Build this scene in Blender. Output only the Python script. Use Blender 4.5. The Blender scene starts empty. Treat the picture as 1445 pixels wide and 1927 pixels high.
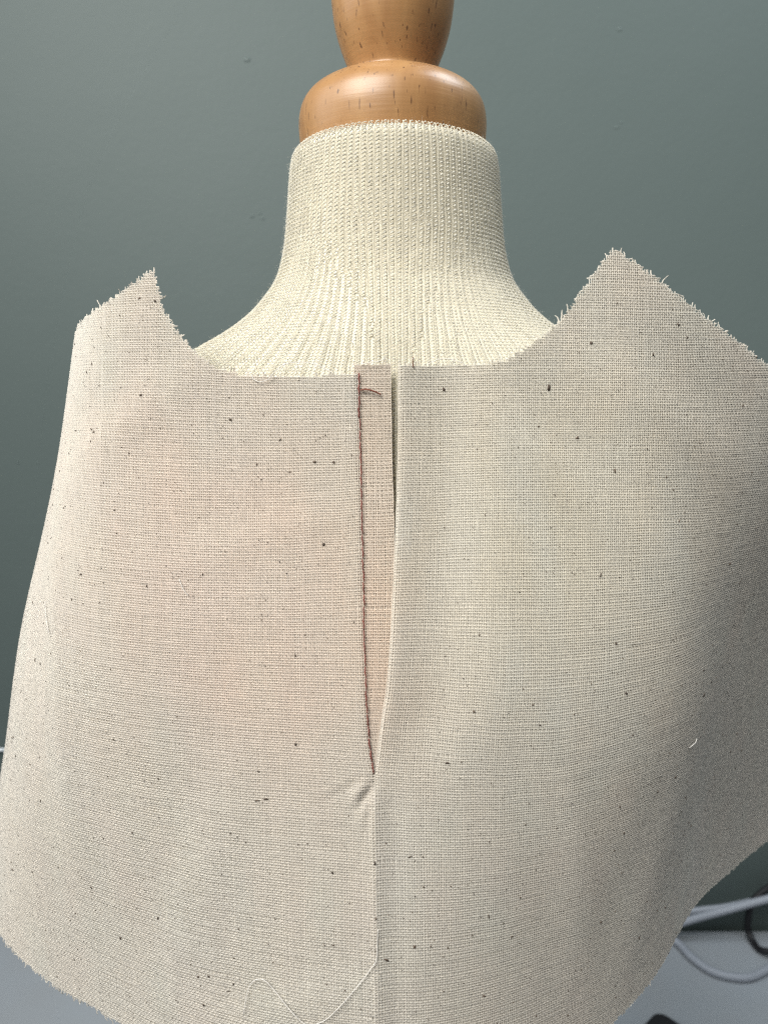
import bpy, bmesh, math, random
import numpy as np
from math import radians, sin, cos, pi, sqrt
from mathutils import Vector, Matrix

rng = np.random.default_rng(11)
random.seed(5)
scn = bpy.context.scene
COL = scn.collection

# ------------------------------------------------------------------ camera
cam_d = bpy.data.cameras.new('camera')
cam = bpy.data.objects.new('camera', cam_d)
COL.objects.link(cam)
cam.location = (0, -.215, .407)
cam.rotation_euler = (radians(80), 0, 0)
cam_d.sensor_fit = 'VERTICAL'
cam_d.sensor_height = 36
cam_d.lens = 26.15
cam_d.clip_start = .01
cam_d.clip_end = 50
cam_d.dof.use_dof = True
cam_d.dof.focus_distance = .168
cam_d.dof.aperture_fstop = 20
scn.camera = cam

# ------------------------------------------------------------------ world
w = bpy.data.worlds.new('World')
scn.world = w
w.use_nodes = True
w.node_tree.nodes['Background'].inputs[0].default_value = (.86, .93, 1, 1)
w.node_tree.nodes['Background'].inputs[1].default_value = .13


# ------------------------------------------------------------------ lamps
def area(name, loc, target, sx, sy, power, col, spread=180):
    d = bpy.data.lights.new(name, 'AREA')
    d.shape = 'RECTANGLE'
    d.size, d.size_y, d.energy, d.color = sx, sy, power, col
    o = bpy.data.objects.new(name, d)
    COL.objects.link(o)
    d.spread = radians(spread)
    o.location = loc
    o.rotation_euler = (Vector(target) - Vector(loc)).to_track_quat('-Z', 'Y').to_euler()
    return o


area('ceiling_light', (-.36, -.48, 1.04), (.03, .05, .57), .65, .55, 4.2, (1, .98, .94), 92)
area('window_light_left', (-1.05, -.10, .95), (0, 0, .42), .7, .7, 3.5, (.88, .95, 1))
area('window_light_right', (.45, .08, 1.10), (.1, .1, .45), .35, .3, 3.4, (.86, .94, 1))

scn.render.engine = 'CYCLES'
scn.view_settings.view_transform = 'Standard'
scn.view_settings.look = 'None'
scn.view_settings.exposure = .18
scn.view_settings.gamma = 1
scn.cycles.use_denoising = False
scn.cycles.use_adaptive_sampling = False
scn.cycles.filter_width = 1.25
scn.cycles.max_bounces = 8
scn.cycles.transparent_max_bounces = 8


# ------------------------------------------------------------------ helpers
def mat(name):
    m = bpy.data.materials.new(name)
    m.use_nodes = True
    nt = m.node_tree
    return m, nt, nt.nodes, nt.links, nt.nodes['Principled BSDF']


def N(nodes, t, **k):
    n = nodes.new(t)
    for a, b in k.items():
        setattr(n, a, b)
    return n


def link_mesh(name, V, F, material, parent=None, smooth=True, kind=None):
    """one mesh object from numpy vertices and a quad (or tri) index array"""
    V = np.ascontiguousarray(V, dtype=np.float32)
    F = np.ascontiguousarray(F, dtype=np.int32)
    me = bpy.data.meshes.new(name)
    k = F.shape[1]
    me.vertices.add(len(V))
    me.vertices.foreach_set('co', V.ravel())
    me.loops.add(F.size)
    me.loops.foreach_set('vertex_index', F.ravel())
    me.polygons.add(len(F))
    me.polygons.foreach_set('loop_start', np.arange(0, F.size, k, dtype=np.int32))
    me.polygons.foreach_set('loop_total', np.full(len(F), k, dtype=np.int32))
    if smooth:
        me.polygons.foreach_set('use_smooth', np.ones(len(F), dtype=bool))
    me.update(calc_edges=True)
    me.materials.append(material)
    o = bpy.data.objects.new(name, me)
    COL.objects.link(o)
    if parent:
        o.parent = parent
    if kind:
        o['kind'] = kind
    return o


def paint(o, cols):
    a = o.data.color_attributes.new('tint', 'FLOAT_COLOR', 'POINT')
    c = np.ones((len(cols), 4), np.float32)
    c[:, :3] = cols
    a.data.foreach_set('color', c.ravel())


def empty(name, loc, label, cat):
    o = bpy.data.objects.new(name, None)
    o.empty_display_size = .02
    COL.objects.link(o)
    o.location = loc
    o['label'] = label
    o['category'] = cat
    return o


def adopt(child, parent):
    child.parent = parent
    child.matrix_parent_inverse = Matrix.Translation(-Vector(parent.location))
    return child


def tube_arrays(P, r, sides=8, closed_ends=True):
    P = np.asarray(P, float)
    n = len(P)
    r = np.broadcast_to(np.asarray(r, float), (n,))
    T = np.gradient(P, axis=0)
    T /= np.linalg.norm(T, axis=1)[:, None]
    a = np.array([0, 0, 1.]) if abs(T[0, 2]) < .9 else np.array([1., 0, 0])
    u = np.cross(T[0], a)
    u /= np.linalg.norm(u)
    V = []
    for i in range(n):
        u = u - T[i] * (u @ T[i])
        u /= np.linalg.norm(u)
        v = np.cross(T[i], u)
        an = np.arange(sides) * 2 * pi / sides
        V.append(P[i] + r[i] * (np.cos(an)[:, None] * u + np.sin(an)[:, None] * v))
    V = np.vstack(V)
    F = []
    for i in range(n - 1):
        for k in range(sides):
            k2 = (k + 1) % sides
            F.append((i * sides + k, i * sides + k2, (i + 1) * sides + k2, (i + 1) * sides + k))
    F = np.array(F)
    if closed_ends:
        V = np.vstack([V, P[:1], P[-1:]])
        e = []
        for k in range(sides):
            k2 = (k + 1) % sides
            e.append((n * sides, k2, k, k))
            e.append((n * sides + 1, (n - 1) * sides + k, (n - 1) * sides + k2, (n - 1) * sides + k2))
        # degenerate quads avoided: build as triangles list separately
        return V, F, np.array(e)[:, :3]
    return V, F, None


def spline(P, n):
    """Catmull-Rom through rows of P, n samples"""
    P = np.asarray(P, float)
    t = np.linspace(0, len(P) - 1, n)
    i = np.clip(np.floor(t).astype(int), 0, len(P) - 2)
    f = (t - i)[:, None]
    g = lambda k: P[np.clip(k, 0, len(P) - 1)]
    p0, p1, p2, p3 = g(i - 1), g(i), g(i + 1), g(i + 2)
    p0 = np.where((i == 0)[:, None], 2 * p1 - p2, p0)
    p3 = np.where((i == len(P) - 2)[:, None], 2 * p2 - p1, p3)
    return .5 * (2 * p1 + (p2 - p0) * f + (2 * p0 - 5 * p1 + 4 * p2 - p3) * f ** 2 + (3 * p1 - p0 - 3 * p2 + p3) * f ** 3)


def tube(name, P, r, material, parent=None, sides=10):
    V, F, E = tube_arrays(P, r, sides)
    me = bpy.data.meshes.new(name)
    me.from_pydata(V.tolist(), [], F.tolist() + E.tolist())
    for p in me.polygons:
        p.use_smooth = True
    me.materials.append(material)
    o = bpy.data.objects.new(name, me)
    COL.objects.link(o)
    if parent:
        adopt(o, parent)
    return o


def lathe(name, prof, seg, material, centre):
    prof = np.asarray(prof, float)
    an = np.arange(seg) * 2 * pi / seg
    V = np.stack([np.outer(prof[:, 0], np.cos(an)) + centre[0], np.outer(prof[:, 0], np.sin(an)) + centre[1],
                  np.repeat(prof[:, 1][:, None], seg, 1)], -1).reshape(-1, 3)
    F = []
    for i in range(len(prof) - 1):
        for k in range(seg):
            k2 = (k + 1) % seg
            F.append((i * seg + k, i * seg + k2, (i + 1) * seg + k2, (i + 1) * seg + k))
    return link_mesh(name, V, np.array(F), material)


def smooth_noise(shape, size, gen=rng):
    """band-limited random field, about unit variance"""
    a = gen.standard_normal(shape)
    for ax, k in enumerate(size):
        if k > 1:
            k = int(k)
            ker = np.hanning(k + 2)[1:-1]
            ker /= np.sqrt((ker ** 2).sum())
            pad = [(0, 0)] * a.ndim
            pad[ax] = (k, k)
            b = np.pad(a, pad, mode='reflect')
            b = np.apply_along_axis(lambda v: np.convolve(v, ker, 'same'), ax, b)
            sl = [slice(None)] * a.ndim
            sl[ax] = slice(k, k + a.shape[ax])
            a = b[tuple(sl)]
    return a


def inside(poly, S, Z):
    poly = np.asarray(poly)
    c = np.zeros(S.shape, bool)
    x0, y0 = poly[-1]
    for x1, y1 in poly:
        if y0 != y1:
            hit = ((y0 > Z) != (y1 > Z)) & (S < (x1 - x0) * (Z - y0) / (y1 - y0) + x0)
            c ^= hit
        x0, y0 = x1, y1
    return c


# ------------------------------------------------------------------ materials
def wall_mat():
    m, nt, n, l, b = mat('wall_paint')
    tc = N(n, 'ShaderNodeTexCoord')
    a = N(n, 'ShaderNodeTexNoise')
    a.inputs['Scale'].default_value = 4
    a.inputs['Detail'].default_value = 4
    r = N(n, 'ShaderNodeValToRGB')
    r.color_ramp.elements[0].position, r.color_ramp.elements[1].position = .3, .7
    r.color_ramp.elements[0].color = (.093, .120, .114, 1)
    r.color_ramp.elements[1].color = (.099, .126, .120, 1)
    l.new(tc.outputs['Object'], a.inputs['Vector'])
    l.new(a.outputs['Fac'], r.inputs['Fac'])
    l.new(r.outputs['Color'], b.inputs['Base Color'])
    b.inputs['Roughness'].default_value = .55
    b.inputs['Specular IOR Level'].default_value = .3
    f = N(n, 'ShaderNodeTexNoise')
    f.inputs['Scale'].default_value = 260
    f.inputs['Detail'].default_value = 5
    g = N(n, 'ShaderNodeTexNoise')
    g.inputs['Scale'].default_value = 28
    g.inputs['Detail'].default_value = 3
    ad = N(n, 'ShaderNodeMath', operation='MULTIPLY_ADD')
    ad.inputs[1].default_value = 3
    bp = N(n, 'ShaderNodeBump')
    bp.inputs['Strength'].default_value = .11
    bp.inputs['Distance'].default_value = .0008
    l.new(tc.outputs['Object'], f.inputs['Vector'])
    l.new(tc.outputs['Object'], g.inputs['Vector'])
    l.new(g.outputs['Fac'], ad.inputs[0])
    l.new(f.outputs['Fac'], ad.inputs[2])
    l.new(ad.outputs[0], bp.inputs['Height'])
    l.new(bp.outputs['Normal'], b.inputs['Normal'])
    return m


def table_mat():
    m, nt, n, l, b = mat('table_laminate')
    tc = N(n, 'ShaderNodeTexCoord')
    a = N(n, 'ShaderNodeTexNoise')
    a.inputs['Scale'].default_value = 14
    a.inputs['Detail'].default_value = 6
    r = N(n, 'ShaderNodeValToRGB')
    r.color_ramp.elements[0].position, r.color_ramp.elements[1].position = .35, .68
    r.color_ramp.elements[0].color = (.32, .338, .355, 1)
    r.color_ramp.elements[1].color = (.33, .36, .39, 1)
    l.new(tc.outputs['Object'], a.inputs['Vector'])
    l.new(a.outputs['Fac'], r.inputs['Fac'])
    l.new(r.outputs['Color'], b.inputs['Base Color'])
    b.inputs['Roughness'].default_value = .5
    return m


def wood_mat():
    m, nt, n, l, b = mat('varnished_wood')
    tc = N(n, 'ShaderNodeTexCoord')
    mp = N(n, 'ShaderNodeMapping')
    mp.inputs['Scale'].default_value = (1, 1, .12)
    l.new(tc.outputs['Object'], mp.inputs['Vector'])
    a = N(n, 'ShaderNodeTexNoise')
    a.inputs['Scale'].default_value = 130
    a.inputs['Detail'].default_value = 5
    a.inputs['Distortion'].default_value = .6
    l.new(mp.outputs[0], a.inputs['Vector'])
    r = N(n, 'ShaderNodeValToRGB')
    r.color_ramp.elements[0].position, r.color_ramp.elements[1].position = .28, .72
    r.color_ramp.elements[0].color = (.30, .145, .050, 1)
    r.color_ramp.elements[1].color = (.43, .238, .094, 1)
    l.new(a.outputs['Fac'], r.inputs['Fac'])
    # open pores: short dark strokes along the grain
    mp2 = N(n, 'ShaderNodeMapping')
    mp2.inputs['Scale'].default_value = (1, 1, .16)
    l.new(tc.outputs['Object'], mp2.inputs['Vector'])
    p = N(n, 'ShaderNodeTexNoise')
    p.inputs['Scale'].default_value = 1500
    p.inputs['Detail'].default_value = 1
    l.new(mp2.outputs[0], p.inputs['Vector'])
    pr = N(n, 'ShaderNodeValToRGB')
    pr.color_ramp.elements[0].position, pr.color_ramp.elements[1].position = .665, .72
    pr.color_ramp.elements[0].color = (0, 0, 0, 1)
    pr.color_ramp.elements[1].color = (1, 1, 1, 1)
    l.new(p.outputs['Fac'], pr.inputs['Fac'])
    mx = N(n, 'ShaderNodeMix', data_type='RGBA')
    mx.inputs['B'].default_value = (.085, .035, .014, 1)
    q = N(n, 'ShaderNodeMath', operation='MULTIPLY')
    q.inputs[1].default_value = .8
    l.new(pr.outputs['Color'], q.inputs[0])
    l.new(q.outputs[0], mx.inputs['Factor'])
    l.new(r.outputs['Color'], mx.inputs['A'])
    l.new(mx.outputs['Result'], b.inputs['Base Color'])
    b.inputs['Roughness'].default_value = .42
    b.inputs['Coat Weight'].default_value = .28
    b.inputs['Coat Roughness'].default_value = .28
    # turning marks
    mp3 = N(n, 'ShaderNodeMapping')
    mp3.inputs['Scale'].default_value = (.05, .05, 1)
    l.new(tc.outputs['Object'], mp3.inputs['Vector'])
    t = N(n, 'ShaderNodeTexNoise')
    t.inputs['Scale'].default_value = 900
    t.inputs['Detail'].default_value = 2
    l.new(mp3.outputs[0], t.inputs['Vector'])
    bp = N(n, 'ShaderNodeBump')
    bp.inputs['Strength'].default_value = .12
    bp.inputs['Distance'].default_value = .0004
    l.new(t.outputs['Fac'], bp.inputs['Height'])
    l.new(bp.outputs['Normal'], b.inputs['Normal'])
    l.new(bp.outputs['Normal'], b.inputs['Coat Normal'])
    return m


def cloth_mat(name, colour, transl=.16, use_tint=True):
    m, nt, n, l, b = mat(name)
    b.inputs['Roughness'].default_value = .9
    b.inputs['Specular IOR Level'].default_value = .15
    b.inputs['Sheen Weight'].default_value = .12
    b.inputs['Sheen Roughness'].default_value = .5
    tr = N(n, 'ShaderNodeBsdfTranslucent')
    ms = N(n, 'ShaderNodeMixShader')
    ms.inputs['Fac'].default_value = transl
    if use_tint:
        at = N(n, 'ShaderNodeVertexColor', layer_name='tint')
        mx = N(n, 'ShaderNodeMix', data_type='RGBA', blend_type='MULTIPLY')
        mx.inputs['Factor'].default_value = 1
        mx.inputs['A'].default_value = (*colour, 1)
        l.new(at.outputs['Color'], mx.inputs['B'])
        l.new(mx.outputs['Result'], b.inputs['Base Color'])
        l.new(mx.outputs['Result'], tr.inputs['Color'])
    else:
        b.inputs['Base Color'].default_value = (*colour, 1)
        tr.inputs['Color'].default_value = (*colour, 1)
    out = n['Material Output']
    l.new(b.outputs[0], ms.inputs[1])
    l.new(tr.outputs[0], ms.inputs[2])
    l.new(ms.outputs[0], out.inputs['Surface'])
    return m


def plain_mat(name, colour, rough=.5, noise=0., scale=60):
    m, nt, n, l, b = mat(name)
    b.inputs['Roughness'].default_value = rough
    tc = N(n, 'ShaderNodeTexCoord')
    a = N(n, 'ShaderNodeTexNoise')
    a.inputs['Scale'].default_value = scale
    r = N(n, 'ShaderNodeValToRGB')
    r.color_ramp.elements[0].position, r.color_ramp.elements[1].position = .3, .7
    r.color_ramp.elements[0].color = (*[c * (1 - noise) for c in colour], 1)
    r.color_ramp.elements[1].color = (*[c * (1 + noise) for c in colour], 1)
    l.new(tc.outputs['Object'], a.inputs['Vector'])
    l.new(a.outputs['Fac'], r.inputs['Fac'])
    l.new(r.outputs['Color'], b.inputs['Base Color'])
    return m


M_WALL, M_TABLE, M_WOOD = wall_mat(), table_mat(), wood_mat()
COTTON = (.722, .680, .603)
M_THREAD = cloth_mat('muslin_thread', COTTON, .28)
M_SHEET = cloth_mat('muslin_sheet', COTTON, .10, False)
M_KNIT = cloth_mat('knit_yarn', (.80, .778, .700), .46)
M_KBASE = cloth_mat('knit_ground', (.75, .70, .57), .0, False)
M_BROWN = plain_mat('brown_thread', (.185, .048, .034), .7, .35, 900)
M_TAIL = plain_mat('red_brown_thread', (.21, .065, .035), .7, .3, 900)
M_FLECK = plain_mat('seed_hull', (.095, .068, .048), .8, .5, 500)
M_LINT = plain_mat('pale_fibre', (.78, .74, .68), .8, .1, 300)
M_CABLE = plain_mat('grey_cable_jacket', (.34, .365, .41), .45, .06, 40)
M_BLACK = plain_mat('black_plastic', (.006, .006, .008), .55, .2, 80)
M_WHITE = plain_mat('white_cord', (.7, .74, .76), .5, .05, 60)

# ------------------------------------------------------------------ setting: wall and table
WALL_Y = .285


def sheet(name, pts, material, kind='structure'):
    me = bpy.data.meshes.new(name)
    me.from_pydata(pts, [], [tuple(range(len(pts)))])
    me.materials.append(material)
    o = bpy.data.objects.new(name, me)
    COL.objects.link(o)
    o['kind'] = kind
    return o


wall = sheet('wall', [(-1.3, WALL_Y, -.75), (1.3, WALL_Y, -.75), (1.3, WALL_Y, 1.7), (-1.3, WALL_Y, 1.7)], M_WALL)
wall['label'] = 'painted grey green wall behind the dress form'


def box_mesh(name, x0, x1, y0, y1, z0, z1, material, bev=.002, seg=2):
    bm = bmesh.new()
    bmesh.ops.create_cube(bm, size=1)
    for v in bm.verts:
        v.co = Vector(((x0 + x1) / 2 + v.co.x * (x1 - x0), (y0 + y1) / 2 + v.co.y * (y1 - y0), (z0 + z1) / 2 + v.co.z * (z1 - z0)))
    bmesh.ops.bevel(bm, geom=bm.edges[:], offset=bev, segments=seg, affect='EDGES')
    me = bpy.data.meshes.new(name)
    bm.to_mesh(me)
    bm.free()
    me.materials.append(material)
    o = bpy.data.objects.new(name, me)
    COL.objects.link(o)
    return o


table = box_mesh('tabletop', -.9, .9, -.35, WALL_Y - .003, -.03, 0, M_TABLE, .002)
table['kind'] = 'structure'
table['label'] = 'pale blue grey tabletop against the wall'

# small nibs in the wall paint
for (x, z, r) in [(-.0843, .602, .0022), (-.084, .5105, .0016), (-.079, .512, .0013), (-.0775, .509, .0014), (.144, .619, .0016),
                  (.1454, .563, .0014), (.1478, .566, .0011), (-.2464, .3529, .0014), (-.2335, .352, .0012), (.252, .5, .0012)]:
    bm = bmesh.new()
    bmesh.ops.create_icosphere(bm, subdivisions=2, radius=1)
    for v in bm.verts:
        k = 1 + .25 * sin(v.co.x * 5 + x * 90) * cos(v.co.z * 4 + z * 70)
        v.co = Vector((v.co.x * r * k, v.co.y * r * .09, v.co.z * r * .7 * k))
    me = bpy.data.meshes.new('paint_nib')
    bm.to_mesh(me)
    bm.free()
    for p in me.polygons:
        p.use_smooth = True
    me.materials.append(M_WALL)
    o = bpy.data.objects.new('paint_nib', me)
    COL.objects.link(o)
    o.location = (x, WALL_Y, z)
    o.parent = wall

# ------------------------------------------------------------------ dress form
AX = .0028                                   # neck axis offset in x
FORM = empty('dress_form', (AX, 0, 0), 'small cream knit covered dress form with a turned wooden neck knob', 'dress form')

knob_prof = [(.0005, .4560), (.0215, .4565), (.0236, .4625), (.0246, .4680), (.0250, .4722), (.0249, .4755), (.0241, .4786), (.0222, .4812),
             (.0192, .4832), (.0158, .4845), (.0130, .4853), (.0116, .4859), (.0112, .4866), (.0115, .4878), (.0124, .4900), (.0138, .4935),
             (.0150, .4975), (.0157, .5015), (.0161, .5060), (.0160, .5110), (.0151, .5165), (.0132, .5212), (.0098, .5248), (.0056, .5268), (.0004, .5274)]
kp = spline(knob_prof, 110)
kp[:, 0] = np.maximum(kp[:, 0], .0003)
adopt(lathe('neck_knob', kp, 96, M_WOOD, (AX - .0005, 0)), FORM)

# knit covered body: elliptical sections (z, half width, half depth)
BODY = np.array([(.10, .060, .045), (.16, .066, .050), (.22, .068, .050), (.28, .074, .053), (.33, .080, .0605), (.36, .081, .0585), (.385, .080, .0527),
                 (.400, .0755, .0497), (.408, .0690, .0478), (.4125, .0600, .0452), (.4165, .0525, .0428), (.4200, .0462, .0405), (.4240, .0406, .0379), (.4280, .0366, .0354),
                 (.4340, .0323, .0320), (.4420, .0299, .0298), (.4520, .0287, .0286), (.4620, .0279, .0279), (.4668, .0273, .0273), (.4684, .0266, .0266),
                 (.4686, .0258, .0258), (.4676, .0252, .0252), (.4650, .0249, .0249), (.4625, .0248, .0248)])
NB = 1500
body = spline(BODY, NB)
arc = np.r_[0, np.cumsum(np.sqrt(np.diff(body[:, 0]) ** 2 + np.diff(.35 * body[:, 1] + .65 * body[:, 2]) ** 2))]


def body_pt(v, phi, off=0.):
    """v = arc length along the profile, phi = angle round the form (0 = front)"""
    z = np.interp(v, arc, body[:, 0])
    a = np.interp(v, arc, body[:, 1])
    b = np.interp(v, arc, body[:, 2])
    lo = np.clip((.450 - z) / .045, 0, 1)
    c = 1.08 - .36 * lo
    k = 1 - np.minimum(1, .0285 * c / a)
    s = np.sin(phi)
    sx = (1 - k) * s + k * s * np.abs(s) ** 1.3
    cy = np.sqrt(np.maximum(0, 1 - sx ** 2)) * np.where(np.cos(phi) >= 0, 1, -1)
    wt = np.clip((z - .448) / .018, 0, 1) ** 2
    dz = (-.0012 - .0011 * np.clip(1 - np.cos(phi), 0, 1)) * wt
    nx, ny = sx / a, -cy / b
    nn = np.sqrt(nx ** 2 + ny ** 2)
    # slope of the profile tilts the normal
    r = .5 * (a + b)
    e = .0006
    r2 = .5 * (np.interp(v + e, arc, body[:, 1]) + np.interp(v + e, arc, body[:, 2]))
    z2 = np.interp(v + e, arc, body[:, 0])
    tr, tz = r2 - r, z2 - z
    ln = np.sqrt(tr ** 2 + tz ** 2) + 1e-12
    hr, hz = tz / ln, -tr / ln
    P = np.stack([AX + a * sx + off * hr * nx / nn, -b * cy + off * hr * ny / nn, z + dz + off * hz], -1)
    return P


nv, nph = 200, 200
vv = np.linspace(0, arc[-1], nv)
ph = np.linspace(-pi, pi, nph + 1)[:-1]
VV, PH = np.meshgrid(vv, ph, indexing='ij')


def relief(v):
    """1 on the neck, less where the knit is stretched over the shoulders"""
    z = np.interp(v, arc, body[:, 0])
    return np.clip((z - .405) / .030, .62, 1)


v_rim = arc[np.argmax(body[:, 0])]
rim = np.clip((VV - v_rim + .0022) / .0016, 0, 1)
V = body_pt(VV, PH, -.00048 * (1 - rim) + .00006 * rim).reshape(-1, 3)
ii, jj = np.meshgrid(np.arange(nv - 1), np.arange(nph), indexing='ij')
j2 = (jj + 1) % nph
F = np.stack([ii * nph + jj, ii * nph + j2, (ii + 1) * nph + j2, (ii + 1) * nph + jj], -1).reshape(-1, 4)
adopt(link_mesh('torso', V, F, M_KBASE), FORM)

# knit loops: slanted bright legs and a thin chain between the wales, each loop a small tube
NW = 104
v_start = np.interp(.383, body[:NB * 9 // 10, 0], arc[:NB * 9 // 10])
v_end = arc[np.argmax(body[:, 0])] + .0006
nc = int((v_end - v_start) / .00100)
cell_v = v_start + (v_end - v_start) * np.linspace(0, 1, nc)
dv_ = (v_end - v_start) / (nc - 1)
path = np.array([(.17, -.10, -.15), (.25, -.10, .16), (.42, .02, .24), (.57, .20, .21), (.66, .30, .02), (.69, .05, -.30)])
rad = np.array([.14, .21, .24, .21, .14, .10]) * 1e-3
wi, ci = np.meshgrid(np.arange(NW), np.arange(nc), indexing='ij')
wi, ci = wi.ravel(), ci.ravel()
dphi = 2 * pi / NW
# where the rib is stretched both faces of it show: two columns of loops per wale
p_c, v_c = -pi + (wi + .5) * dphi, v_start + ci * dv_
pit = np.linalg.norm(body_pt(v_c, p_c + dphi * .5) - body_pt(v_c, p_c - dphi * .5), axis=-1)
pj = pit + rng.normal(0, .00005, len(pit))
ncol = np.where(pj < .00185, 1, np.clip(np.ceil(pj / .00120), 2, 5)).astype(int)
wi, ci, pit = np.repeat(wi, ncol), np.repeat(ci, ncol), np.repeat(pit / ncol, ncol)
first = np.r_[0, np.cumsum(ncol)[:-1]]
a_of = (np.arange(len(wi)) - np.repeat(first, ncol)) / np.repeat(ncol, ncol)
a_sc = 1. / np.repeat(ncol, ncol)
jit = rng.standard_normal((len(wi), len(path), 2)) * np.array([.018, .03])
wob = smooth_noise((NW, nc), (1, 9))[wi, ci] * .02
al = wi[:, None] + a_of[:, None] + (path[None, :, 0] + jit[..., 0]) * a_sc[:, None] + wob[:, None]
be = ci[:, None] + path[None, :, 1] + jit[..., 1]
vq = np.clip(v_start + be * dv_, 0, arc[-1])
pq = -pi + al * dphi
lipo = np.clip((nc - ci) / 4., .2, 1)[:, None]
ctr = body_pt(vq, pq, (path[None, :, 2] * 1e-3 * relief(vq) + rad * .3) * lipo)
ctr_o = body_pt(vq, pq, (path[None, :, 2] * 1e-3 * relief(vq) + rad * .3) * lipo + 1e-3)
nrm = ctr_o - ctr
nrm /= np.linalg.norm(nrm, axis=-1)[..., None]
tan = np.gradient(ctr, axis=1)
tan /= np.linalg.norm(tan, axis=-1)[..., None] + 1e-12
sid = np.cross(tan, nrm)
sid /= np.linalg.norm(sid, axis=-1)[..., None] + 1e-12
fat = np.clip(pit / .00160, .72, 1.4)[:, None, None]
lip = np.clip((nc - ci) / 4., .7, 1)[:, None, None]
rr = lip * rad[None, :, None] * (1 + .08 * rng.standard_normal((len(wi), 1, 1)))
ring = np.stack([ctr + nrm * rr * (.4 + .6 * fat), ctr + sid * rr * fat, ctr - nrm * rr * .6, ctr - sid * rr * fat], 2)     # cells, 6, 4, 3
nk, npth = len(wi), len(path)
V = ring.reshape(-1, 3)
base = np.arange(nk)[:, None, None] * npth * 4
a = np.arange(npth - 1)[None, :, None] * 4
k = np.arange(4)[None, None, :]
k2 = (k + 1) % 4
F = np.stack(np.broadcast_arrays(base + a + k, base + a + k2, base + a + 4 + k2, base + a + 4 + k), -1).reshape(-1, 4)
tint = 1 + .05 * rng.standard_normal((nk, 1, 1)) + np.zeros((nk, npth * 4, 3))
loops = link_mesh('knit_loops', V, F, M_KNIT, None, True, 'stuff')
paint(loops, tint.reshape(-1, 3))
adopt(loops, FORM)
# thin chains between the wales
npt = nc * 2
wi, ci = np.meshgrid(np.arange(NW), np.arange(npt), indexing='ij')
zig = np.where(ci % 2 == 0, 1, -1) * .045
pq = -pi + (wi - .03 + zig + smooth_noise((NW, npt), (1, 17)) * .05) * dphi
vq = v_start + (ci / 2 - .3) * dv_
vq = np.clip(vq, 0, arc[-1])
ofs = (.00024 + .00010 * (ci % 2)) * np.clip((npt - ci) / 8., .1, 1) 
ctr = body_pt(vq, pq, ofs)
nrm = body_pt(vq, pq, ofs + 1e-3) - ctr
nrm /= np.linalg.norm(nrm, axis=-1)[..., None]
tan = np.gradient(ctr, axis=1)
sid = np.cross(tan, nrm)
sid /= np.linalg.norm(sid, axis=-1)[..., None] + 1e-12
r0 = .00014
ring = np.stack([ctr + nrm * r0, ctr + sid * r0, ctr - nrm * r0 * .5, ctr - sid * r0], 2)
V = ring.reshape(-1, 3)
base = np.arange(NW)[:, None, None] * npt * 4
a = np.arange(npt - 1)[None, :, None] * 4
F = np.stack(np.broadcast_arrays(base + a + k, base + a + k2, base + a + 4 + k2, base + a + 4 + k), -1).reshape(-1, 4)
chains = link_mesh('knit_chains', V, F, M_KNIT, None, True, 'stuff')
paint(chains, np.full((len(V), 3), 1.0) * np.array([1, .985, .94]))
adopt(chains, FORM)
# fine fuzz standing off the knit
nf = 2600
fv = rng.uniform(v_start + .02, v_end, nf)
fp = rng.uniform(-pi * .62, pi * .62, nf)
t = np.linspace(0, 1, 4)
L = rng.uniform(.0005, .0016, nf)
lean_v = rng.normal(0, .5, nf)
lean_p = rng.normal(0, .5, nf)
ctr = body_pt(fv[:, None] + lean_v[:, None] * t ** 1.5 * L[:, None], fp[:, None] + lean_p[:, None] * t * L[:, None] / .03, .0003 + t * L[:, None] * .8)
sd = rng.standard_normal((nf, 1, 3))
sd /= np.linalg.norm(sd, axis=-1)[..., None]
wd = .000022 * (1 - .6 * t)[None, :, None]
ring = np.stack([ctr + sd * wd, ctr - sd * wd], 2)
V = ring.reshape(-1, 3)
base = np.arange(nf)[:, None] * 8
a = np.arange(3)[None, :] * 2
F = np.stack([base + a, base + a + 1, base + a + 3, base + a + 2], -1).reshape(-1, 4)
fz = link_mesh('knit_fuzz', V, F, M_KNIT, None, True, 'stuff')
paint(fz, np.ones((len(V), 3)))
adopt(fz, FORM)
# stand below the torso
adopt(lathe('stand_pole', [(.0003, .004), (.008, .004), (.008, .11), (.0003, .11)], 24, M_BLACK, (AX, 0)), FORM)
adopt(lathe('stand_base', [(.0003, .0005), (.075, .0005), (.077, .003), (.074, .007), (.03, .011), (.010, .016), (.0003, .016)], 48, M_BLACK, (AX, 0)), FORM)

# ------------------------------------------------------------------ muslin bodice: one sheet hung round the form
# plan sections of the hanging cloth in mm at five heights
LV = np.array([.46, .40, .34, .25, .22])
SEC = [[(-50, 50), (-69, 25), (-74, -3), (-68, -27), (-46, -40), (0, -45), (50, -42), (88, -33), (122, -17), (150, 12), (165, 45)],
       [(-60, 50), (-78, 25), (-84, -5), (-77, -32), (-52, -47), (0, -52), (55, -48), (92, -35), (122, -14), (147, 17), (160, 48)],
       [(-78, 50), (-95, 25), (-101, -5), (-91, -36), (-59, -57), (0, -67), (58, -58), (93, -29), (123, -1), (150, 26), (170, 50)],
       [(-100, 52), (-118, 25), (-123, -5), (-108, -35), (-65, -60), (0, -85), (60, -58), (95, -19), (129, 15), (158, 42), (178, 66)],
       [(-106, 52), (-124, 25), (-129, -5), (-113, -35), (-66, -62), (0, -91), (60, -61), (96, -19), (130, 15), (159, 42), (179, 66)]]
SR = np.linspace(-.150, .185, 671)
ZR = np.linspace(.22, .46, 241)


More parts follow.
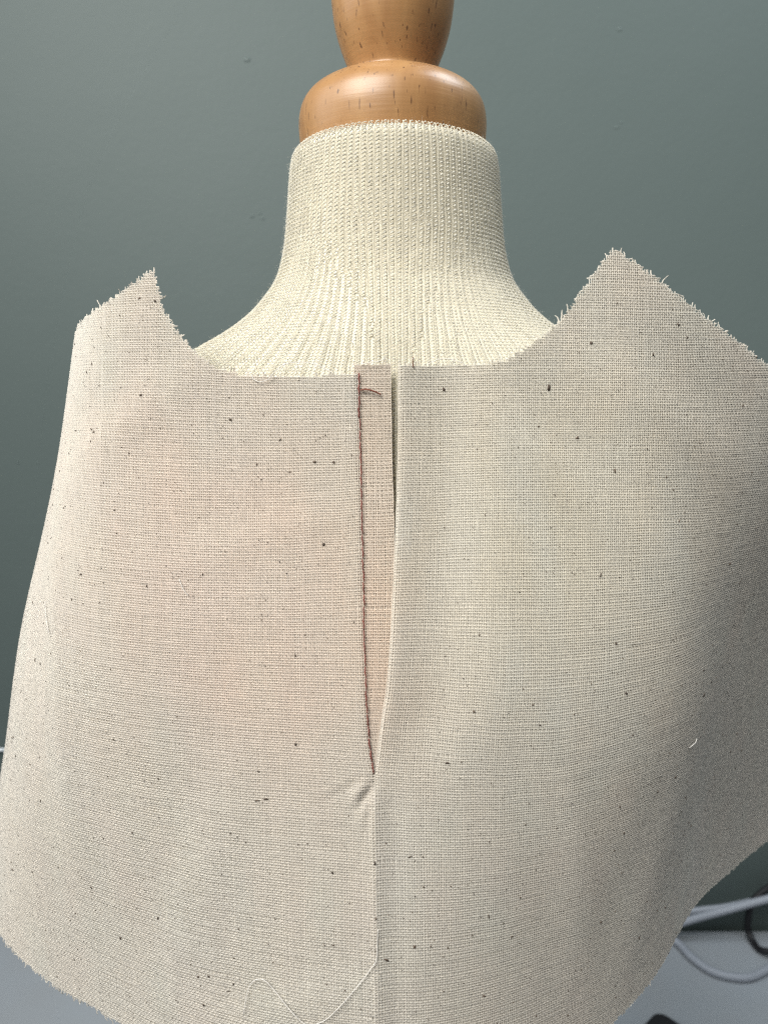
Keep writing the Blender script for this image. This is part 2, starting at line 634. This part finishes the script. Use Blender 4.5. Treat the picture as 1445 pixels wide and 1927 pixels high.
def level(C):
    p = spline(C, 2001) * .001
    for _ in range(2):
        q = np.vstack([p[:1].repeat(30, 0), p, p[-1:].repeat(30, 0)])
        p = np.stack([np.convolve(q[:, c], np.ones(61) / 61, 'valid') for c in (0, 1)], 1)
    ds = np.r_[0, np.cumsum(np.hypot(*np.diff(p, axis=0).T))]
    s = ds - np.interp(0, p[:, 0], ds)
    return np.stack([np.interp(SR, s, p[:, 0]), np.interp(SR, s, p[:, 1])], 1)


_L = np.stack([level(c) for c in SEC])[::-1]
_z = LV[::-1]
_m = np.gradient(_L, _z, axis=0)
G = np.empty((len(ZR), len(SR), 3))
for q_, z in enumerate(ZR):
    i = min(max(np.searchsorted(_z, z) - 1, 0), len(_z) - 2)
    h = _z[i + 1] - _z[i]
    f = (z - _z[i]) / h
    G[q_, :, :2] = (2 * f ** 3 - 3 * f ** 2 + 1) * _L[i] + (f ** 3 - 2 * f ** 2 + f) * h * _m[i] + (-2 * f ** 3 + 3 * f ** 2) * _L[i + 1] + (f ** 3 - f ** 2) * h * _m[i + 1]
    G[q_, :, 2] = z
_du = np.gradient(G, SR, axis=1)
_dv = np.gradient(G, ZR, axis=0)
_n = np.cross(_du, _dv)
_n /= np.linalg.norm(_n, axis=-1)[..., None]
_du /= np.linalg.norm(_du, axis=-1)[..., None]
_dv /= np.linalg.norm(_dv, axis=-1)[..., None]


def bil(A, s, z):
    x = np.clip((s - SR[0]) / (SR[1] - SR[0]), 0, len(SR) - 1.001)
    y = np.clip((z - ZR[0]) / (ZR[1] - ZR[0]), 0, len(ZR) - 1.001)
    i, j = x.astype(int), y.astype(int)
    fx, fy = (x - i)[..., None], (y - j)[..., None]
    return (A[j, i] * (1 - fx) + A[j, i + 1] * fx) * (1 - fy) + (A[j + 1, i] * (1 - fx) + A[j + 1, i + 1] * fx) * fy


# outline in cloth coordinates (s across from centre front, z height), metres
SLIT_L = np.array([(-.0056, .4083), (-.0055, .4023), (-.0051, .386), (-.0046, .3638), (-.0044, .3529), (-.0038, .3391), (-.0030, .3300), (-.0020, .3247)])
SLIT_R = np.array([(.0030, .4107), (.0029, .392), (.0025, .3752), (.0017, .3583), (.0006, .3433), (-.0006, .3355), (-.0015, .3285), (-.0020, .3247)])
SLIT_L, SLIT_R = spline(SLIT_L, 40), spline(SLIT_R, 40)
APEX = .3247


def crease(z):
    return -.0020 + (APEX - z) * .016


def edge_l(z):
    return np.where(z > APEX, np.interp(z, SLIT_L[::-1, 1], SLIT_L[::-1, 0]), crease(z))


def edge_r(z):
    return np.where(z > APEX, np.interp(z, SLIT_R[::-1, 1], SLIT_R[::-1, 0]), crease(z))


def map_left(S0, Z):
    return S0 + (edge_l(Z) + .0056) * np.exp((S0 + .0056) / .030)


def map_right(S0, Z):
    return S0 + (edge_r(Z) - .0030) * np.exp(-(S0 - .0030) / .030)


def map_none(S0, Z):
    return S0


NECK_L = spline([(-.0056, .4083), (-.014, .4081), (-.0235, .4079), (-.0305, .4083), (-.038, .4104), (-.0445, .4160), (-.049, .4218), (-.0506, .4272), (-.0516, .4313)], 40)
SH_L = spline([(-.0516, .4313), (-.0565, .4287), (-.063, .4257), (-.0695, .4233), (-.0765, .4213), (-.088, .4172), (-.105, .4110), (-.125, .404)], 30)
BACK_L = [(-.130, .38), (-.134, .33), (-.142, .263)]
HEM = spline([(-.142, .263), (-.128, .2615), (-.115, .2603), (-.099, .2579), (-.0875, .2563), (-.078, .2558), (-.0675, .2550), (-.045, .2535), (-.02, .252), (.0, .2515), (.03, .2515),
              (.052, .2540), (.0655, .2567), (.0795, .2588), (.089, .2613), (.098, .2622), (.1075, .2613), (.1235, .2585), (.145, .2549), (.1715, .2513), (.180, .2500)], 120)
BACK_R = [(.178, .30), (.165, .35), (.150, .378)]
SH_R = spline([(.150, .378), (.118, .396), (.091, .4113), (.069, .4241), (.050, .4356)], 30)
NECK_R = spline([(.050, .4356), (.044, .4272), (.038, .4194), (.032, .4149), (.0275, .4121), (.023, .4108), (.0165, .4106), (.003, .4107)], 40)
OUT_L = np.vstack([[(.03, .4081)], NECK_L, SH_L, BACK_L, HEM])
OUT_R = np.vstack([HEM, BACK_R, SH_R, NECK_R, [(-.03, .4107)]])

_wav = smooth_noise((48, 68), (13, 13))


def H(s, z, panel=True):
    """relief of the cloth along its normal, metres"""
    g = lambda a, b: np.exp(-a * a / (b * b))
    x = (s + .15) / .335 * 66
    y = (z - .22) / .24 * 46
    x, y = np.clip(x, 0, 66.9), np.clip(y, 0, 46.9)
    i, j = x.astype(int), y.astype(int)
    fx, fy = x - i, y - j
    fx, fy = fx * fx * (3 - 2 * fx), fy * fy * (3 - 2 * fy)
    h = ((_wav[j, i] * (1 - fx) + _wav[j, i + 1] * fx) * (1 - fy) + (_wav[j + 1, i] * (1 - fx) + _wav[j + 1, i + 1] * fx) * fy) * .00022
    if not panel:
        return h - .00035 - .00040 * np.clip((s + .004) / .006, 0, 1)
    sm = lambda a, b, t: np.clip((t - a) / (b - a), 0, 1) ** 2 * (3 - 2 * np.clip((t - a) / (b - a), 0, 1))
    up = sm(APEX - .004, APEX + .014, z)
    er, el = edge_r(z), edge_l(z)
    dr = s - er
    # right of the slit: raised fold, then a shallow valley
    right = s >= er
    h = h + np.where(right, up * (.0005 * g(dr - .0010, .0032) - .0011 * g(dr - .0105, .0065) + .0005 * g(dr - .024, .008)), 0)
    # rolled fold edges
    h = h - np.where(right & (dr < .0006), (.00025 + .00035 * up) * (1 - dr / .0006) ** 2, 0)
    dl = el - s
    h = h - np.where(~right & (dl < .0006), .00030 * (1 - np.clip(dl, 0, 1) / .0006) ** 2, 0)
    # drag lines running into the end of the slit
    dn = 1 - sm(APEX - .006, APEX + .001, z)
    for (ang, dep, wid, ln, px, pz) in ((60, .0008, .0009, .0026, -.0038, .3208), (28, .00018, .0008, .0050, -.0080, .3220), (84, .00030, .0007, .0045, -.0030, .3180),
                                        (122, .00015, .0008, .0045, .0010, .3180)):
        a, b = s - px, z - pz
        c_, s_ = cos(radians(ang)), sin(radians(ang))
        u, v = a * c_ + b * s_, -a * s_ + b * c_
        h = h - dep * g(u, ln) * g(v, wid) + dep * .55 * g(u + .0004, ln) * g(v - wid * 2.2, wid * 1.3)
    # pressed crease running on down to the hem
    d = s - er
    h = h + dn * (.00085 * np.exp(-np.abs(d) / .0017) - np.where(right, .00035 * g(d - .004, .0032), 0))
    # soft drag folds and press marks
    for (ps, pz, ang, dep, wid, ln) in ((-.058, .398, 35, .00050, .0050, .022), (-.040, .300, 70, .00045, .0060, .030), (-.080, .330, 95, .00060, .0055, .040), (.040, .385, -38, .00050, .0050, .030),
                                        (.062, .400, -30, .0006, .0060, .030), (.045, .300, 100, .00050, .0060, .032), (.070, .288, 70, .00035, .0070, .030), (-.020, .275, 20, .00030, .0040, .020),
                                        (.028, .345, -60, .00040, .0050, .022), (-.030, .372, 15, .00025, .0040, .020)):
        a, b = s - ps, z - pz
        c_, s_ = cos(radians(ang)), sin(radians(ang))
        u, v = a * c_ + b * s_, -a * s_ + b * c_
        h = h + dep * g(u, ln) * (g(v, wid) - .7 * g(v - wid * 1.7, wid * 1.1))
    # slack folds on the right side
    h = h + .0006 * g(s - .074 + (z - .33) * .22, .010) * sm(.27, .33, z) - .0005 * g(s - .096 + (z - .33) * .2, .011) * sm(.27, .36, z)
    return h


def cloth(s, z, off=0., panel=True):
    n = bil(_n, s, z)
    return bil(G, s, z) + n * (H(s, z, panel) + off)[..., None]


BODICE = empty('muslin_bodice', (0, -.05, .25), 'unbleached muslin bodice with frayed edges and a front slit hanging on the dress form', 'bodice')
PW, PF = .00046, .00055                          # warp and weft spacing


def tinted(S, Z, gen, extra=0.):
    """natural mottling of unbleached cotton, plus a broad peach patch and a yellower one"""
    ny, nx = S.shape
    n1 = smooth_noise((ny // 4 + 2, nx // 4 + 2), (17, 13), gen)
    n2 = smooth_noise((ny // 4 + 2, nx // 4 + 2), (9, 5), gen)
    jy, jx = np.minimum(np.arange(ny) // 4, n1.shape[0] - 1), np.minimum(np.arange(nx) // 4, n1.shape[1] - 1)
    n1, n2 = n1[jy][:, jx], n2[jy][:, jx]
    c = np.ones((ny, nx, 3))
    # soft peach patch on the left front, yellower patch at the right
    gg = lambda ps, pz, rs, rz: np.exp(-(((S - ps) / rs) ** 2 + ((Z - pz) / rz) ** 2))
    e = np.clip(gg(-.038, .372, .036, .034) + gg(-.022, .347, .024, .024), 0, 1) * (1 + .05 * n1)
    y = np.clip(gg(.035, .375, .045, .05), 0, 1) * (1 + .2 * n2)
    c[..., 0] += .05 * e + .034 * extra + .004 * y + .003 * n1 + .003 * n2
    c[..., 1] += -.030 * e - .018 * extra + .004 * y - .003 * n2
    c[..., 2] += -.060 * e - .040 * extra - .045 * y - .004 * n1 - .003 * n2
    return c


_skw = smooth_noise((26, 36), (9, 9))


def skew(s, z):
    x, y = np.clip((s + .15) / .335 * 34, 0, 34.9), np.clip((z - .22) / .24 * 24, 0, 24.9)
    i, j = x.astype(int), y.astype(int)
    fx, fy = x - i, y - j
    fx, fy = fx * fx * (3 - 2 * fx), fy * fy * (3 - 2 * fy)
    return ((_skw[j, i] * (1 - fx) + _skw[j, i + 1] * fx) * (1 - fy) + (_skw[j + 1, i] * (1 - fx) + _skw[j + 1, i + 1] * fx) * fy) * .0009


def weave(prefix, poly, s0, s1, z0, z1, fray, panel, parent, seed, warp=map_none):
    gen = np.random.default_rng(seed)
    sv = np.arange(s0, s1, PW)
    zv = np.arange(z0, z1, PF)
    ns, nz = len(sv), len(zv)
    S, Z = np.meshgrid(sv, zv)                     # nz x ns
    S = S + smooth_noise((nz, ns), (41, 1), gen) * .00003 + smooth_noise((1, ns), (1, 3), gen) * .00003
    Z = Z + smooth_noise((nz, ns), (1, 41), gen) * .00005 + smooth_noise((nz, 1), (3, 1), gen) * .00004
    S = warp(S, Z)
    Z = Z + skew(S, Z)
    M = inside(poly, S, Z)
    chk = np.where((np.arange(nz)[:, None] + np.arange(ns)[None, :]) % 2 == 0, 1., -1.)
    P0 = cloth(S, Z, 0, panel)
    n = bil(_n, S, Z)
    tu, tv = bil(_du, S, Z), bil(_dv, S, Z)
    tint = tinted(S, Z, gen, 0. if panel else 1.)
    for kind in ('warp', 'weft'):
        ax = 0 if kind == 'warp' else 1
        amp = .000085
        if kind == 'warp':
            hw = .000148 * (1 + .07 * gen.standard_normal((1, ns)) + .14 * smooth_noise((nz, ns), (9, 1), gen))
            side, along, h = tu, tv, chk * amp
        else:
            hw = .000172 * (1 + .07 * gen.standard_normal((nz, 1)) + .15 * smooth_noise((nz, ns), (1, 9), gen))
            side, along, h = tv, tu, -chk * amp
        for _ in range(int(nz * ns / 900)):
            y, x, ln = gen.integers(nz), gen.integers(ns), gen.integers(5, 24)
            prof = 1 + gen.uniform(.25, .75) * np.hanning(ln + 2)[1:-1]
            if ax == 0:
                q = hw[y:y + ln, x]
                hw[y:y + ln, x] = q * prof[:len(q)]
            else:
                q = hw[y, x:x + ln]
                hw[y, x:x + ln] = q * prof[:len(q)]
        hw = np.clip(hw, .00007, .00034)
        K = M.copy()
        lat = np.zeros((nz, ns))
        out = np.zeros((nz, ns))
        # loose ends beyond the cut edge
        A = K if ax == 0 else K.T
        for t in range(A.shape[1]):
            line = A[:, t].copy()
            d = np.diff(line.astype(int))
            for e in np.where(d != 0)[0]:
                start, step = (e + 1, 1) if d[e] < 0 else (e, -1)
                jz, js = (start, t) if ax == 0 else (t, start)
                jz_, js_ = min(max(jz, 0), nz - 1), min(max(js, 0), ns - 1)
                m = fray(S[jz_, js_], Z[jz_, js_], kind, gen)
                b1, b2 = gen.normal(0, .00011), gen.normal(-.00002, .00008)
                for q in range(m):
                    p = start + step * q
                    if p < 0 or p >= A.shape[0] or line[p]:
                        break
                    y, x = (p, t) if ax == 0 else (t, p)
                    K[y, x] = True
                    lat[y, x] = b1 * (q + 1) ** 1.5
                    out[y, x] = b2 * (q + 1) ** 1.4
                    hw[y, x] *= (1.0 - .07 * q)
        C = P0 + n * (h + out)[..., None] + side * lat[..., None]
        w_ = hw[..., None]
        V = np.stack([C - side * w_ - n * (hw * .75)[..., None], C + n * (hw * .55)[..., None], C + side * w_ - n * (hw * .75)[..., None]], 2)
        idx = np.arange(nz * ns).reshape(nz, ns) * 3
        if ax == 0:
            keep = K[:-1] & K[1:]
            a, b = idx[:-1][keep], idx[1:][keep]
        else:
            keep = K[:, :-1] & K[:, 1:]
            a, b = idx[:, :-1][keep], idx[:, 1:][keep]
        F = np.vstack([np.stack([a, a + 1, b + 1, b], -1), np.stack([a + 1, a + 2, b + 2, b + 1], -1)])
        used = np.unique(F)
        re = np.zeros(nz * ns * 3, np.int64)
        re[used] = np.arange(len(used))
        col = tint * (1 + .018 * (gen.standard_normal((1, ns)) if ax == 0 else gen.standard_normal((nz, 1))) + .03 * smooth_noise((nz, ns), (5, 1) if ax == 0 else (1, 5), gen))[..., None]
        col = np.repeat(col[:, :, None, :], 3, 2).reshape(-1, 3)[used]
        V = V.reshape(-1, 3)[used]
        o = link_mesh(prefix + kind + '_threads', V, re[F], M_THREAD, None, True, 'stuff')
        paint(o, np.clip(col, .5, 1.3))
        adopt(o, parent)


def ground(name, poly, s0, s1, z0, z1, off, panel, parent, step=.0008, warp=map_none):
    sv = np.linspace(s0, s1, int(round((s1 - s0) / step)) + 1)
    zv = np.arange(z0, z1, step)
    S, Z = np.meshgrid(sv, zv)
    S = warp(S, Z)
    M = inside(poly, S, Z)
    P = cloth(S, Z, off, panel).reshape(-1, 3)
    idx = np.arange(S.size).reshape(S.shape)
    keep = M[:-1, :-1] & M[1:, :-1] & M[:-1, 1:] & M[1:, 1:]
    F = np.stack([idx[:-1, :-1][keep], idx[:-1, 1:][keep], idx[1:, 1:][keep], idx[1:, :-1][keep]], -1)
    used = np.unique(F)
    re = np.zeros(S.size, np.int64)
    re[used] = np.arange(len(used))
    return adopt(link_mesh(name, P[used], re[F], M_SHEET), parent)


def fray_main(s, z, kind, gen):
    if abs(s) < .009 and z < .4075:
        return 0
    if z > .405 and s < -.045 and s > -.13:                      # left shoulder
        return int(gen.choice([0, 1, 2, 3, 4, 5], p=[.28, .46, .22, .04, 0, 0]))
    if z > .396 and s > .036:                                    # right shoulder
        return int(gen.choice([0, 1, 2, 3, 4], p=[.30, .45, .20, .04, .01]))
    if z > .40:                                                  # neckline
        return int(gen.choice([0, 1, 2], p=[.45, .4, .15]))
    if z < .275 and s < .03:                                     # hem at the left
        return int(gen.choice([0, 1, 2, 3], p=[.2, .35, .3, .15]))
    return int(gen.choice([0, 1], p=[.7, .3]))


for poly, wmap, a0, a1, seed in ((OUT_L, map_left, -.148, -.0057, 3), (OUT_R, map_right, .0031, .183, 4)):
    ground('front_panel', poly, a0, a1, .235, .442, -.00024, True, BODICE, warp=wmap)
    a0 = a1 - PW * int((a1 - a0) / PW) if wmap is map_left else a0
    weave('', poly, a0, a1 + PW * .5, .240, .445, fray_main, True, BODICE, seed, wmap)

# placket strip showing inside the slit
STRIP = np.array([(-.02, .3240), (-.02, .4108), (.02, .4108), (.02, .3240)])
STRIP_R = spline([(.0014, .4105), (.0016, .392), (.0021, .3752), (.0021, .3583), (.0014, .3433), (.0002, .3355), (-.0010, .3275), (-.0018, .3240)], 40)


def map_strip(S0, Z):
    return S0 + (np.interp(Z, STRIP_R[::-1, 1], STRIP_R[::-1, 0]) - .0014) * np.clip((S0 + .0064) / .0078, 0, 1)


placket = ground('placket_strip', STRIP, -.0064, .0014, .318, .416, -.00032, False, BODICE, .0005, map_strip)
placket['label'] = 'narrow muslin underlap strip inside the slit'


def fray_strip(s, z, kind, gen):
    return int(gen.choice([0, 1, 2], p=[.4, .4, .2])) if z > .408 else 0


weave('strip_', STRIP, .0014 - PW * 17, .0014 + PW * .5, .318, .416, fray_strip, False, BODICE, 8, map_strip)

# brown stitching down the ditch beside the left fold
st = spline([(-.0050, .4086), (-.0050, .4023), (-.0046, .386), (-.0041, .3638), (-.0039, .3529), (-.0033, .3391), (-.0026, .3310), (-.0019, .3252)], 400)
L = np.r_[0, np.cumsum(np.hypot(*np.diff(st, axis=0).T))]
nst = 34
for q in range(nst):
    a0, a1 = L[-1] * q / nst, L[-1] * (q + .96) / nst
    tt = np.linspace(a0, min(a1, L[-1]), 9)
    s_ = np.interp(tt, L, st[:, 0]) - .00032 + random.gauss(0, .00006)
    z_ = np.interp(tt, L, st[:, 1])
    u = np.linspace(0, 1, 9)
    lean = random.uniform(.00002, .00018)
    s_ = s_ + (u - .5) * lean + .00006 * np.sin(u * pi * 3 + q)
    off = -.00050 + .00036 * np.sin(np.clip(u, .04, .96) * pi) ** .5
    P = cloth(s_, z_, off, False) + bil(_n, s_, z_) * .0008
    r = .000158 * (.6 + .38 * np.sin(np.clip(u, .02, .98) * pi) ** .5) * (1.25 if q < 4 else 1)
    tube('stitch', P, r, M_BROWN, BODICE, 7)


def on_cloth(pts, n, off=.00035, panel=True, lift=None):
    p = spline(pts, n)
    o = np.full(n, off) if lift is None else np.interp(np.linspace(0, 1, n), np.linspace(0, 1, len(lift)), lift)
    return cloth(p[:, 0], p[:, 1], o, panel)


# thread tail lying over the strip
o = tube('thread_tail', on_cloth([(-.0050, .40495), (-.0036, .40500), (-.0020, .4046), (-.0006, .4040)], 24, panel=False, lift=[.0006, .0010, .0009, .0006]), np.linspace(.00023, .00017, 24), M_TAIL, BODICE, 6)
o['label'] = 'short red brown thread tail at the top of the stitching'
tube('thread_tail', on_cloth([(.0064, .4098), (.0062, .4108), (.0063, .4120)], 12, lift=[.0002, .0006, .0010]), np.linspace(.00014, .00007, 12), M_TAIL, BODICE, 6)
# pale loose threads: one at the crease near the hem, fine ones on the neckline
tube('loose_thread', on_cloth([(-.0012, .2940), (-.0014, .2905), (-.0016, .2878), (-.0028, .2858), (-.0060, .2815), (-.0095, .2772), (-.0125, .2742), (-.0160, .2728), (-.0190, .2745), (-.0235, .2782), (-.0262, .2800),
                               (-.0285, .2793), (-.0300, .2765), (-.0310, .2715)], 120, lift=[.0003, .0004, .0008, .0006, .0009, .0007, .001, .0006]), .000085, M_LINT, BODICE, 6)
tube('loose_fibre', on_cloth([(-.0290, .4083), (-.0283, .4072), (-.0268, .4067), (-.0250, .4073), (-.0235, .4090), (-.0215, .4103), (-.0185, .4108), (-.0150, .4104), (-.0125, .4093), (-.011, .4085)], 80, lift=[.0003, .0006, .0008, .0010, .0012, .0010, .0006]), .00008, M_LINT, BODICE, 5)
tube('loose_fibre', on_cloth([(.0095, .4105), (.0115, .4115), (.0140, .4117), (.0165, .4110), (.018, .4103)], 40, lift=[.0003, .0009, .0010, .0005]), .00007, M_LINT, BODICE, 5)
tube('loose_fibre', on_cloth([(-.0050, .4105), (-.0030, .4108), (-.0006, .4112), (.0004, .4120)], 30, lift=[.0004, .0008, .0009, .0010]), .00007, M_LINT, BODICE, 5)
tube('loose_fibre', on_cloth([(-.0450, .3640), (-.0440, .3620), (-.0428, .3605)], 12, lift=[.0003, .0005, .0003]), .00008, M_LINT, BODICE, 5)
tube('loose_fibre', on_cloth([(-.0855, .3545), (-.0840, .3510), (-.0825, .3478)], 16, lift=[.0003, .0005, .0003]), .00009, M_LINT, BODICE, 5)
tube('loose_fibre', on_cloth([(.0775, .3205), (.0800, .3209), (.0815, .3214)], 12, lift=[.0003, .0006, .0003]), .00011, M_LINT, BODICE, 5)

# dark seed flecks caught in the weave
ico = bmesh.new()
bmesh.ops.create_icosphere(ico, subdivisions=1, radius=1)
iv = np.array([v.co[:] for v in ico.verts])
jf = np.array([[v.index for v in f.verts] for f in ico.faces])
ico.free()
Vs, Fs = [], []
cnt = 0
want = 3000
while cnt < want:
    s, z = random.uniform(-.14, .17), random.uniform(.25, .435)
    if not inside(OUT_L if s < -.003 else OUT_R, np.array([s]), np.array([z]))[0] or (abs(s) < .006 and z > .32):
        continue
    big = random.random()
    ln = .00006 + .00034 * big ** 18 + .00008 * random.random()
    wd = ln * random.uniform(.45, .95)
    if random.random() < .25:
        ln *= 1.7
    an = random.choice([0, 0, pi / 2, pi / 2, random.uniform(0, pi)]) + random.gauss(0, .25)
    sa, za = np.array([s]), np.array([z])
    c0 = cloth(sa, za, np.array([.00012]))[0]
    n0, u0, v0 = bil(_n, sa, za)[0], bil(_du, sa, za)[0], bil(_dv, sa, za)[0]
    e1, e2 = u0 * cos(an) + v0 * sin(an), -u0 * sin(an) + v0 * cos(an)
    b = iv * (1 + .3 * rng.standard_normal((len(iv), 1)))
    Vs.append(c0 + b[:, :1] * ln * e1 + b[:, 1:2] * wd * e2 + b[:, 2:] * .00010 * n0)
    Fs.append(jf + cnt * len(iv))
    cnt += 1
adopt(link_mesh('seed_flecks', np.vstack(Vs), np.vstack(Fs), M_FLECK, None, True, 'stuff'), BODICE)

# ------------------------------------------------------------------ things on the table and wall


def top_tube(name, pts, n, r, m, label, cat, group=None):
    o = tube(name, spline(pts, n), r, m, None, 12)
    o['label'], o['category'] = label, cat
    if group:
        o['group'] = group
    return o


top_tube('grey_cable', [(.12, .270, .008), (.17, .276, .0120), (.2081, .277, .0164), (.2315, .277, .0200), (.2511, .277, .0226), (.2665, .277, .0262), (.2837, .277, .0314), (.32, .278, .044), (.38, .279, .066)], 70, .0024, M_CABLE,
         'grey cable rising along the wall to the right, the upper of two', 'cable')
top_tube('grey_cable', [(.40, .262, .074), (.33, .267, .050), (.2798, .270, .0350), (.2590, .270, .0287), (.2401, .270, .0228), (.2237, .270, .0176), (.2120, .2705, .0120), (.2080, .2705, .0065), (.2105, .2690, .0034), (.2150, .2640, .0028),
                        (.2186, .2518, .0028), (.2266, .2397, .0028), (.2377, .2341, .0028), (.2514, .2336, .0028), (.2680, .2411, .0028), (.283, .250, .0030), (.30, .254, .0028), (.33, .254, .0028), (.39, .246, .0028)], 170, .0027, M_CABLE,
         'grey cable curling into a loop on the tabletop', 'cable')
top_tube('black_cable', [(.300, .279, .048), (.2830, .276, .0400), (.2721, .2735, .0330), (.2690, .2735, .0240), (.2685, .2735, .0150), (.2688, .2725, .0070), (.2697, .2674, .0030), (.2706, .2600, .0024), (.2743, .2545, .0050), (.2850, .2490, .0078), (.31, .242, .0030), (.37, .235, .0024)], 100, .0023, M_BLACK,
         'thin black cable hanging down in front of the wall and crossing the grey loop', 'cable')
top_tube('white_cord', [(-.42, .2825, .147), (-.34, .2825, .1462), (-.2776, .2825, .1455), (-.20, .2825, .1448), (-.1, .2825, .142)], 40, .0012, M_WHITE,
         'thin white cord running level along the wall behind the left side', 'cord')


def slab(name, corners, z0, z1, rad, m, label, cat):
    """flat case with rounded corners"""
    pts = [Vector((x, y, 0)) for x, y in corners]
    ring = []
    n = len(pts)
    for i in range(n):
        p, a, b = pts[i], pts[i - 1], pts[(i + 1) % n]
        da, db = (a - p).normalized(), (b - p).normalized()
        half = da.angle(db) / 2
        d = rad / math.tan(half)
        c = p + (da + db).normalized() * (rad / sin(half))
        s, e = p + da * d - c, p + db * d - c
        for k in range(9):
            v = s.slerp(e, k / 8) if s.angle(e) > 1e-4 else s
            ring.append(c + v.normalized() * rad)
    V, F = [], []
    cen = sum(ring, Vector()) / len(ring)
    lv = [(z0, .0008), (z0 + .0008, 0), (z1 - .0010, 0), (z1 - .0003, .0004), (z1, .0012)]
    for z, ins in lv:
        for p in ring:
            q = p + (cen - p).normalized() * ins
            V.append((q.x, q.y, z))
    k = len(ring)
    for i in range(len(lv) - 1):
        for j in range(k):
            j2 = (j + 1) % k
            F.append((i * k + j, i * k + j2, (i + 1) * k + j2, (i + 1) * k + j))
    F.append(tuple(range((len(lv) - 1) * k, len(lv) * k)))
    F.append(tuple(range(k - 1, -1, -1)))
    me = bpy.data.meshes.new(name)
    me.from_pydata(V, [], F)
    me.materials.append(m)
    o = bpy.data.objects.new(name, me)
    COL.objects.link(o)
    o['label'], o['category'] = label, cat
    return o


slab('black_case', [(.1765, .2018), (.2100, .1640), (.160, .120), (.1265, .158)], .0004, .008, .007, M_BLACK,
     'flat black case with a rounded corner lying on the tabletop', 'case')
